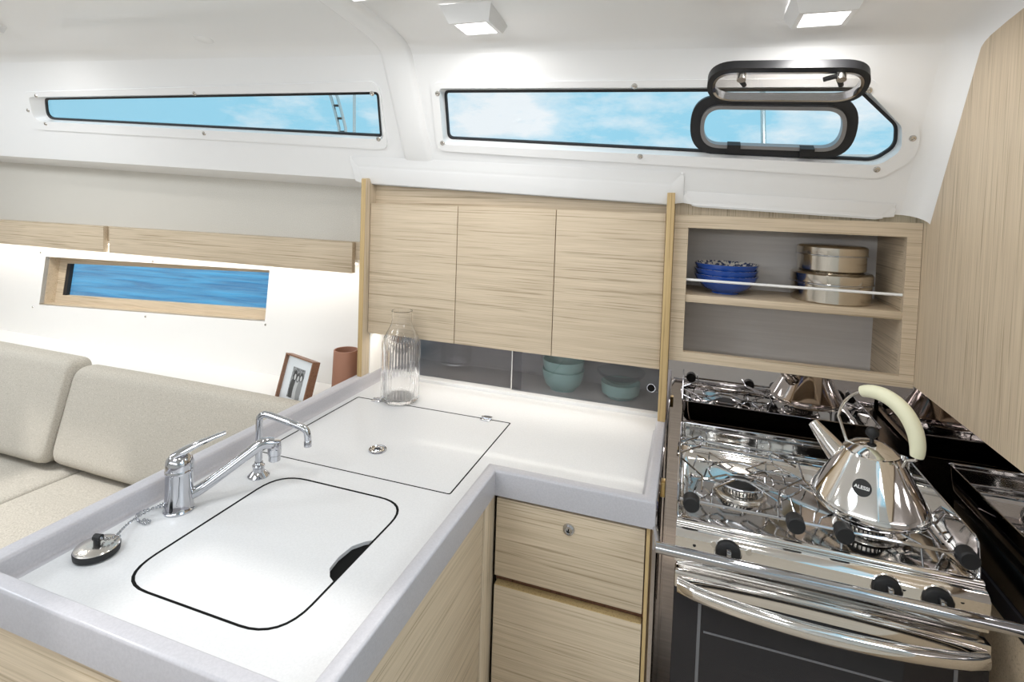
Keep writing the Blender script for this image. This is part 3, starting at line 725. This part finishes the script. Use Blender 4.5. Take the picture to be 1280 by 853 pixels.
for pts, kp in clampw:
    c = wire('pot_clamp', pts, .0024)
    if kp:
        kz = .934; p = PZ(kp[0], kp[1], kz); p.y = FY
        MB().lathe([(.0, .016), (.0145, .016), (.0168, .0135), (.0172, -.009), (.0155, -.011), (0, -.011)], (p.x, FY - .004, kz), 20, (0, -1, 0)).build('clamp_knob', 'black_rubber', c)
for pts in ([(210, 345), (345, 355), (460, 435), (580, 450), (690, 420), (940, 470)], [(240, 480), (360, 495), (470, 480), (560, 495), (700, 555), (830, 580)]):
    wire('pan_support', crop5(pts, .938), .0026)

# crash bar in front of the stove
cb = thing('crash_bar', 'straight polished grab bar across the front of the stove', 'grab bar', (.26, 1.085, .84))
y_ = 1.070; pL = PY(820, 684, y_); pR = PX(1268, 790, XM - .012)
MB().tube([(pL.x, y_, pL.z), (XM - .012, y_, pL.z)], .0105, 18).build('bar', 'chrome', cb)
MB().tube([(pL.x + .004, y_ + .004, pL.z), (pL.x - .006, YD - .002, pL.z)], .006, 10).build('bracket', 'steel_brushed', cb)
MB().lathe([(.020, 0), (.020, .004), (.012, .010)], (XM, y_, pL.z), 20, (-1, 0, 0)).build('end_flange', 'chrome', cb)

# ================================================================== KETTLE
KC = Vector((.382, 1.293, WZ + .001)); kt = thing('kettle', 'conical polished steel kettle with cream handle, standing on stove', 'kettle', KC)
MB().lathe([(0, .001), (.100, .001), (.106, .003), (.1085, .010), (.1075, .016), (.104, .024), (.0525, .112), (.050, .1155), (.046, .1155)], KC, 64).build('body', 'steel_mirror', kt, sharp=50)
ld = MB().lathe([(.050, .1150), (.0505, .1185), (.047, .1205), (.034, .130), (.018, .1360), (.0, .138)], KC, 48).build('lid', 'steel_mirror', kt)
MB().lathe([(.004, .136), (.004, .146)], KC, 12).lathe([(.0, .143), (.006, .1445), (.0115, .150), (.0125, .1555), (.0105, .162), (.005, .1665), (0, .1675)], KC, 22).build('knob', 'black_rubber', ld)
dk = Vector((-.72, .69, 0)).normalized()
s0 = KC + dk * .055 + Vector((0, 0, .070)); s1 = KC + dk * .128 + Vector((0, 0, .128))
MB().tube([s0, s0.lerp(s1, .5), s1], [.026, .0195, .0115], 24).build('spout', 'steel_mirror', kt)
hA = KC + dk * .051 + Vector((0, 0, .117)); hB = KC - dk * .060 + Vector((0, 0, .108))
def arc(f):     # handle arch from the spout side (f = 0) over the lid to the far side (f = 1)
    a = PI * (1.05 - 1.12 * f); c = KC + Vector((0, 0, .152)) - dk * .006
    return c - dk * (.078 * math.cos(a)) + Vector((0, 0, .090 * math.sin(a)))
hpts = [hA] + [arc(i / 24) for i in range(2, 25)] + [KC - dk * .066 + Vector((0, 0, .125)), hB]
hn = MB().tube(hpts, .0032, 10).build('handle', 'steel_brushed', kt)
g0 = [arc(f / 40) for f in range(15, 40)]
rad = [.0115 + .0040 * math.sin(PI * i / (len(g0) - 1)) ** .6 for i in range(len(g0))]
MB().tube(g0, rad, 20).build('grip', 'cream_plastic', hn)
# round black maker's badge
bd = Vector((-.42, -.907, 0)).normalized(); bz = .066; slope = Vector((0, 0, 1)) * .088 - bd * .0515; slope.normalize()
br_ = .104 + (.0525 - .104) * (bz - .024) / .088; bc = KC + bd * (br_ + .0005) + Vector((0, 0, bz)); bn = slope.cross(bd.cross(Vector((0, 0, 1)))).normalized()
if bn.dot(bd) < 0: bn = -bn
bx = Vector((0, 0, 1)).cross(bd).normalized()
if bx.x < 0: bx = -bx
bg_ = MB().add([bc + (bx * math.cos(2 * PI * k / 32) + slope * math.sin(2 * PI * k / 32)) * .0168 + bn * (.0010 - .0011 * math.cos(2 * PI * k / 32) ** 2) for k in range(32)] , [list(range(32))])
badge = bg_.build('badge', 'black_rubber', kt, normals=False)
mat('print_white', (.85, .85, .85), .5)
tcu = bpy.data.curves.new('badge_text', 'FONT'); tcu.body = 'ALESSI'; tcu.size = .0094; tcu.align_x = 'CENTER'; tcu.align_y = 'CENTER'; tcu.offset = .00016
to = bpy.data.objects.new('badge_text', tcu); COL.objects.link(to)
bpy.context.view_layer.update(); me = bpy.data.meshes.new_from_object(to.evaluated_get(bpy.context.evaluated_depsgraph_get())); bpy.data.objects.remove(to)
me.materials.clear(); me.materials.append(MATS['print_white']); lt = bpy.data.objects.new('lettering', me); COL.objects.link(lt); lt.parent = badge
mw = Matrix((bx, slope, bn)).transposed().to_4x4(); mw.translation = bc + bn * .0016 - KC; lt.matrix_local = mw

# ================================================================== TAPS AND PLUG
fb = Vector((-.972, .803, CT)); fc = thing('mixer_tap', 'chrome single lever mixer tap with long low spout', 'tap', fb)
MB().lathe([(0, 0), (.0285, 0), (.029, .004), (.0265, .008), (.0255, .040), (.0255, .078), (.0262, .080), (.0262, .086), (.024, .090), (0, .091)], fb, 36).build('body', 'chrome', fc)
ldir = (PZ(282, 541, 1.045) - fb); ldir.z = 0; ldir.normalize()
cap_ = MB().lathe([(.0255, .088), (.026, .098), (.024, .108), (.018, .116), (.008, .120), (0, .1205)], fb, 32).build('cap', 'chrome', fc)
lv = MB(); tip = PZ(282, 541, 1.052); a0 = fb + Vector((0, 0, .112)) - ldir * .016; side = Vector((-ldir.y, ldir.x, 0)); lo = []
for f, wd, th_ in ((0, .013, .007), (.25, .016, .008), (.5, .011, .006), (.8, .0085, .0045), (1, .0075, .004)):
    c = a0.lerp(tip, f) + Vector((0, 0, .010 * math.sin(PI * f) * .3)); lo.append([c + side * (wd * math.cos(2 * PI * k / 12)) + Vector((0, 0, th_ * math.sin(2 * PI * k / 12))) for k in range(12)])
lv.loft(lo, cap0=True, cap1=True).build('lever', 'chrome', fc)
tp = PZ(341, 556, 1.000); sp0 = fb + (tp - fb).normalized() * .012; sp0 = Vector((fb.x, fb.y, CT + .022))
hd = (tp - sp0); hd.z = 0; hd.normalize()
spts = [sp0, sp0.lerp(tp, .22) + Vector((0, 0, -.004)), sp0.lerp(tp, .5) + Vector((0, 0, .004)), sp0.lerp(tp, .72) + Vector((0, 0, .012)), tp - hd * .022 + Vector((0, 0, .006)), tp + Vector((0, 0, .004))]
MB().tube(spts, [.013, .0115, .0110, .0115, .0125, .0135], 18, smooth=6).build('spout', 'chrome', fc)
MB().lathe([(0, .010), (.013, .008), (.0145, .002), (.0142, -.020), (.0125, -.022), (.0125, -.034), (.009, -.035), (0, -.033)], tp + Vector((0, 0, -.002)) + hd * .004, 24).build('aerator', 'chrome', fc)
tb = Vector((-.928, .970, CT)); t2 = thing('cold_water_tap', 'slim chrome swan neck tap beside the mixer tap', 'tap', tb)
MB().lathe([(0, 0), (.023, 0), (.0235, .002), (.019, .007), (.013, .012), (.012, .020), (.0135, .022), (.0135, .026), (.010, .030), (.009, .034), (0, .034)], tb, 28).build('base', 'chrome', t2)
te = PZ(384, 541, 1.012); td = (te - tb); td.z = 0; td.normalize()
tz = .146
MB().tube([tb + Vector((0, 0, .03)), tb + Vector((0, 0, .10)), tb + Vector((0, 0, tz - .012)), tb + td * .006 + Vector((0, 0, tz - .003)), tb + td * .018 + Vector((0, 0, tz)), tb.lerp(Vector((te.x, te.y, CT)), .5) + Vector((0, 0, tz - .010)), Vector((te.x, te.y, CT + .1225)) - td * .012, Vector((te.x, te.y, CT + .110)), Vector((te.x, te.y, CT + .088)) + td * .002], [.0078] * 9, 14, smooth=6).build('neck', 'chrome', t2)
MB().lathe([(.0085, .0), (.0085, .012), (.0075, .014)], Vector((te.x, te.y, CT + .080)) + td * .002, 16).build('nozzle', 'chrome', t2)
pp = PZ(121, 693, CT); pg = thing('sink_plug', 'steel topped black rubber sink plug with ball chain beside mixer tap', 'plug', pp)
MB().lathe([(0, 0), (.030, 0), (.0345, .003), (.0355, .012), (.0345, .0145), (.033, .015)], pp, 36).build('rubber', 'black_rubber', pg)
MB().lathe([(.0345, .0145), (.033, .0165), (.024, .019), (.010, .0195), (0, .0195)], pp, 36).build('cap', 'steel_brushed', pg)
MB().tube([pp + Vector((0, 0, .019)), pp + Vector((0, 0, .030))], .0055, 10).tube([pp + Vector((-.006, 0, .030)), pp + Vector((.007, .003, .030))], .006, 10).build('stud', 'black_rubber', pg)
ch = [pp + Vector((.006, .002, .030)), PZ(142, 672, .925), PZ(160, 655, .915), PZ(178, 643, .912), PZ(195, 634, .918), PZ(205, 629, .915)]
cpts, _ = spline(ch, 0, 14); balls = MB(); acc = 0; last = cpts[0]
def chainballs(pts, m):
    last = pts[0]; acc = 1
    for p in pts:
        acc += (p - last).length; last = p
        if acc >= .0062: m.lathe([(0, -.0028), (.0020, -.0020), (.0028, 0), (.0020, .0020), (0, .0028)], p, 6); acc = 0
chainballs(cpts, balls)
o = MB().tube(cpts, .0006, 5).build('chain_wire', 'chrome', pg)
lp2, _ = spline([PZ(205, 633, .905), PZ(185, 637, .904), PZ(172, 643, .903), PZ(173, 651, .903), PZ(182, 655, .903), PZ(188, 652, .903), PZ(180, 650, .904)], 0, 14); chainballs(lp2, balls)
lp3, _ = spline([pp + Vector((.006, .003, .028)), PZ(138, 673, .915), PZ(148, 670, .912), PZ(150, 675, .905), PZ(145, 679, .905)], 0, 12); chainballs(lp3, balls)
bo = balls.build('ball_chain', 'chrome', pg); bo['kind'] = 'stuff'

# ================================================================== THINGS ON SHELVES
def bowl(name, label, cat, c, r, h, m, group=None, foot=.45, inner=None, t=.004, sq=0.0):
    o = thing(name, label, cat, c, group)
    pr = [(0, .0), (r * foot, .0), (r * foot, .004), (r * (.72 + .22 * sq), h * .30), (r * (.92 + .06 * sq), h * .68), (r, h), (r - t, h), (r * (.90 + .07 * sq) - t, h * .68), (r * (.70 + .22 * sq) - t, h * .34), (r * foot - t, .010), (0, .009)]
    MB().lathe(pr[:6], c, 40).build('outside', m, o)
    MB().lathe(pr[5:], c, 40).build('inside', inner or m, o)
    return o
bc_ = PY(907, 345, 1.705); bcx = Vector((bc_.x, 1.705, SHZ))
for i, lb in enumerate(('lowest of three nested blue bowls on the open shelf', 'middle one of three nested blue bowls on the open shelf', 'topmost of three nested blue bowls, patterned inside, on open shelf')):
    bowl('blue_bowl', lb, 'bowl', bcx + Vector((0, 0, .0165 * i)), .090, .056, 'blue_glaze', 'nested blue bowls', .42, 'blue_pattern')
def pot(c, r, h, label):
    o = thing('steel_pot', label, 'pot', c, 'stacked steel pots')
    MB().lathe([(0, 0), (r - .006, 0), (r - .001, .004), (r - .001, h * .60), (r, h * .61)], c, 48).build('pan', 'steel_pot', o)
    MB().lathe([(r + .001, h * .60), (r + .0015, h * .62), (r + .0015, h * .92), (r - .002, h * .97), (r * .9, h), (0, h + .001)], c, 48).build('lid', 'steel_pot', o)
    MB().lathe([(r + .0015, h * .60), (r + .0035, h * .615), (r + .0035, h * .645), (r + .0015, h * .66)], c, 48).build('bead', 'chrome', o)
    return o
pc1 = PY(1037, 370, 1.715); P1 = Vector((pc1.x, 1.715, SHZ)); r1_ = (PY(1088, 345, 1.715).x - PY(986, 335, 1.715).x) / 2 * .985
pot(P1, r1_, .085, 'wider lower steel pot with lid on the open oak shelf')
pc2 = PY(1039, 320, 1.715); pot(Vector((pc2.x, 1.715, SHZ + .0865)), r1_ * .86, .072, 'smaller steel pot with lid stacked on the wider pot')
# bowls behind the sliding glass
nzf = CT + .008; n1 = PY(703, 482, 1.82); cN = Vector((n1.x, 1.825, nzf))
for i, lb in enumerate(('lower mint green bowl behind the sliding glass', 'upper mint green bowl nested in another behind sliding glass')):
    bowl('mint_bowl', lb, 'bowl', cN + Vector((0, 0, .036 * i)), .074, .070, 'mint_ceramic', 'mint bowls behind the glass', .60, sq=.6)
n2 = PY(775, 492, 1.82); cM = Vector((n2.x, 1.825, nzf))
bowl('mint_bowl', 'single mint green bowl with clear dish, by the finger hole', 'bowl', cM, .066, .052, 'mint_ceramic', 'mint bowls behind the glass', .66, sq=1.0)
bowl('glass_dish', 'clear glass dish resting on the single mint green bowl', 'dish', cM + Vector((0, 0, .053)), .082, .036, 'clear_dish', None, .5)
# carafe
cc = Vector((PY(501, 450, 1.516).x, 1.516, CT)); cf = thing('carafe', 'tall ribbed clear glass carafe in the worktop corner', 'carafe', cc)
S = [(0, .003), (.060, .003, 1), (.0655, .010, 1), (.0660, .060, 1), (.0660, .150, 1), (.0650, .170, 1), (.058, .192), (.046, .210), (.038, .224), (.0355, .235), (.0355, .258), (.037, .262), (.0365, .2635), (.0345, .262), (.0335, .235), (.036, .224), (.044, .209), (.056, .190), (.0625, .168), (.0630, .020), (.058, .012), (0, .012)]
kz_ = (PY(501, 388, 1.516).z - CT) / .2635; S = [(q[0] * .91, q[1] * kz_) + tuple(q[2:]) for q in S]
MB().lathe(S, cc, 240, ribs=40, ribamp=.0022).build('bottle', 'ribbed_glass', cf)

# ================================================================== SALOON
struct(B('trim_3', -4.6, -1.075, 1.50, 1.80, .77, .805, 'white_panel', bev=.002), 'white ledge behind the sofa backs')
tag(MB().box(PY(136.5, 300, 1.70).x, PY(440, 320, 1.70).x, 1.70, 1.722, PY(440, 342, 1.70).z, PY(440, 303, 1.70).z, .0015).build('oak_valance', 'oak_x'), 'long oak valance board over the hull window, ending at the cupboard', 'board', 'oak boards along the hull')
tag(MB().box(-4.5, PY(129, 300, 1.70).x, 1.70, 1.722, PY(440, 342, 1.70).z, PY(440, 303, 1.70).z, .0015).build('oak_valance', 'oak_x'), 'oak valance board left of the narrow gap, cut by picture edge', 'board', 'oak boards along the hull')
MB().box(-4.4, -1.2, 1.726, 1.736, PY(440, 342, 1.70).z + .03, PY(440, 342, 1.70).z + .036).build('trim_4', 'led_strip')
bpy.data.objects['trim_4']['kind'] = 'structure'; bpy.data.objects['trim_4']['label'] = 'light strip hidden behind the oak boards'
struct(B('trim_5', -4.5, -1.075, 1.722, 1.74, PY(440, 342, 1.70).z + .05, PY(440, 303, 1.70).z, 'oak_x', bev=0), 'batten behind the oak boards')
area('valance_strip_light', (-2.7, 1.745, PY(440, 342, 1.70).z + .025), (0, .1, -1), 3.0, .012, 3.0, (1, .96, .90))
def cushion(name, label, x0, x1, prof_, parent=None, cat='cushion', group=None, crown=.012):
    """upholstered block: (y, z) section swept along x with rounded ends"""
    n = len(prof_); cy = sum(p[0] for p in prof_) / n; cz = sum(p[1] for p in prof_) / n; loops = []
    w = x1 - x0; e = .035
    for f, k in ((0, .86), (.010, .94), (.022, .985), (.04, 1.0), (.25 * w, 1.0 + crown), (.5 * w, 1.0 + crown * 1.3), (.75 * w, 1.0 + crown), (w - .04, 1.0), (w - .022, .985), (w - .010, .94), (w, .86)):
        loops.append([Vector((x0 + f, cy + (y - cy) * k, cz + (z - cz) * k)) for y, z in prof_])
    o = MB().loft(loops, cap0=True, cap1=True).build(name, 'sofa_fabric', sharp=80); return tag(o, label, cat, group)
def sec(pts, r=.05): return roundpoly(pts, r, 5)
base = thing('sofa_base', 'white sofa base under the seat cushions', 'sofa', (-2.7, 1.1, 0))
MB().box(-4.5, -1.10, .72, 1.49, 0, .355, .004).build('plinth', 'white_panel', base)
struct(B('trim_6', -4.5, -1.10, 1.44, 1.499, .362, .80, 'white_panel', bev=.002), 'white upright behind the sofa backs')
xsplit = PZ(78, 592, .5).x
seatp = sec([(.70, .358), (1.44, .358), (1.44, .485), (.70, .50)], .05)
backp = sec([(1.31, .506), (1.435, .506), (1.497, .86), (1.405, .862)], .045)
cushion('seat_cushion', 'beige seat cushion beside the peninsula rim', xsplit + .002, -1.12, seatp, group='beige sofa seat cushions')
cushion('seat_cushion', 'beige seat cushion at the far left of the sofa', -4.45, xsplit - .002, seatp, group='beige sofa seat cushions')
cushion('back_cushion', 'long beige back cushion reaching to the picture frame', xsplit - .09, -1.12, backp, group='beige sofa back cushions')
backl = sec([(1.285, .506), (1.425, .506), (1.495, .885), (1.385, .888)], .045)
cushion('back_cushion', 'taller beige back cushion cut by the picture edge', -4.45, xsplit - .093, backl, group='beige sofa back cushions')

# picture frame leaning on the ledge
pf = thing('picture_frame', 'thin brown box frame with black and white snapshot on ledge', 'picture frame', (0, 0, 0))
A_ = PY(343, 493, 1.545); B_ = PY(357, 445, 1.575); C_ = PY(399, 456, 1.575); D_ = PY(385, 503, 1.545)
zl = .806
ux = Vector((.155, .0, 0)); fa = Vector((PY(344, 496, 1.57).x, 1.565, zl)); fu = Vector((.95, .0, .0)).normalized()
frx = Vector((math.cos(.32), -math.sin(.32), 0)); fry = (Vector((0, 0, 1)) + Vector((math.sin(.32), math.cos(.32), 0)) * .27).normalized(); frn = frx.cross(fry).normalized()
if frn.y > 0: frn = -frn
pf.location = fa; FW, FH = .178, .168
def FP(a, b, t): return fa + frx * a + fry * b + frn * t
MB().plate([(0, 0), (FW, 0), (FW, FH), (0, FH)], [[(.005, .005), (FW - .005, .005), (FW - .005, FH - .005), (.005, FH - .005)]], FP, .0, -.030).build('frame', 'terracotta', pf)
wood('frame_wood', 'x', (.30, .16, .10), (.20, .10, .06)); pf.children[0].data.materials[0] = MATS['frame_wood']
MB().plate([(.005, .005), (FW - .005, .005), (FW - .005, FH - .005), (.005, FH - .005)], [], FP, -.014, -.018).build('backing', 'picture_board', pf)
ph_ = mat('snapshot', (.3, .3, .3), .5)
pr_ = MB().add([FP(.050, .020, -.0135), FP(.128, .020, -.0135), FP(.128, .128, -.0135), FP(.050, .128, -.0135)], [[0, 1, 2, 3]]).build('snapshot', 'snapshot', pf, normals=False)
uvl = pr_.data.uv_layers.new(name='uv')
for l in pr_.data.loops:
    co = pr_.data.vertices[l.vertex_index].co + fa; rel = co - fa; a = rel.dot(frx); b = rel.dot(fry); uvl.data[l.index].uv = ((a - .050) / .078, (b - .020) / .108)
t = ph_.node_tree; bs = t.nodes['Principled BSDF']; uvn = t.nodes.new('ShaderNodeUVMap'); cur = None
nz = t.nodes.new('ShaderNodeTexNoise'); nz.inputs['Scale'].default_value = 9; t.links.new(uvn.outputs[0], nz.inputs['Vector'])
rp_ = t.nodes.new('ShaderNodeValToRGB'); rp_.color_ramp.elements[0].position = .35; rp_.color_ramp.elements[1].position = .65; rp_.color_ramp.elements[0].color = (.10, .10, .10, 1); rp_.color_ramp.elements[1].color = (.42, .42, .43, 1); t.links.new(nz.outputs['Fac'], rp_.inputs['Fac']); cur = rp_.outputs[0]
for (cx_, cy_, rx, ry, val) in ((.25, .30, .20, .34, .05), (.55, .28, .18, .36, .55), (.80, .30, .18, .36, .30), (.30, .72, .15, .19, .02), (.55, .70, .11, .16, .03), (.80, .74, .13, .15, .04), (.31, .69, .075, .10, .62), (.56, .67, .065, .09, .60), (.80, .70, .07, .09, .66)):
    mp_ = t.nodes.new('ShaderNodeMapping'); mp_.inputs['Location'].default_value = (-cx_ / rx, -cy_ / ry, 0); mp_.inputs['Scale'].default_value = (1 / rx, 1 / ry, 0)
    ln = t.nodes.new('ShaderNodeVectorMath'); ln.operation = 'LENGTH'; lt_ = t.nodes.new('ShaderNodeMath'); lt_.operation = 'LESS_THAN'; lt_.inputs[1].default_value = 1
    mx = t.nodes.new('ShaderNodeMix'); mx.data_type = 'RGBA'; mx.inputs['B'].default_value = (val, val, val, 1)
    t.links.new(uvn.outputs[0], mp_.inputs[0]); t.links.new(mp_.outputs[0], ln.inputs[0]); t.links.new(ln.outputs['Value'], lt_.inputs[0]); t.links.new(lt_.outputs[0], mx.inputs['Factor']); t.links.new(cur, mx.inputs['A']); cur = mx.outputs['Result']
t.links.new(cur, bs.inputs['Base Color'])
MB().add([FP(.005, .005, -.004), FP(FW - .005, .005, -.004), FP(FW - .005, FH - .005, -.004), FP(.005, FH - .005, -.004)], [[0, 1, 2, 3]]).build('glass', 'window_glass', pf, normals=False)
# terracotta vase
vt = PY(432, 437, 1.62); vc = Vector((vt.x + .002, 1.62, .8055)); hv = vt.z - .8055
tag(MB().lathe([(0, 0), (.049, 0), (.050, .004), (.043, hv - .003), (.0425, hv), (.038, hv), (.0375, hv - .01), (.043, .02), (0, .018)], vc, 40).build('vase', 'terracotta'), 'plain terracotta coloured cylinder vase beside the picture frame', 'vase')

# ================================================================== RIGGING SEEN THROUGH THE WINDOWS
struct(B('deck', -5.0, 2.5, 1.82, 2.6, 1.58, 1.62, 'gelcoat', bev=0), 'white side deck outside the cabin windows')
def foot(u, v, y): p = PY(u, v, y); return Vector((p.x, p.y, 1.62))
tag(MB().tube([foot(957, 215, 2.3), PY(953, 95, 2.3)], .010, 10).build('stanchion', 'steel_brushed'), 'thin steel post outside behind the open porthole', 'post')
tag(MB().tube([foot(444, 178, 2.4), PY(443, 90, 2.4)], .008, 10).build('shroud', 'steel_brushed'), 'upright steel wire outside the saloon window end', 'shroud')
ps = thing('guard_rail', 'bent twin tube rail outside saloon window, beside the steel wire', 'rail', foot(430, 178, 2.5))
for off in (0, 8):
    MB().tube([foot(428 + off, 180, 2.5)] + [PY(u + off, v, 2.5) for u, v in ((424, 160), (419, 140), (414, 122), (404, 100))], .008, 8).build('tube', 'steel_brushed', ps)
for (u, v) in ((425, 165), (422, 148), (417.5, 132)): MB().tube([PY(u, v, 2.5), PY(u + 8, v, 2.5)], .007, 8).build('rung', 'black_gasket', ps)
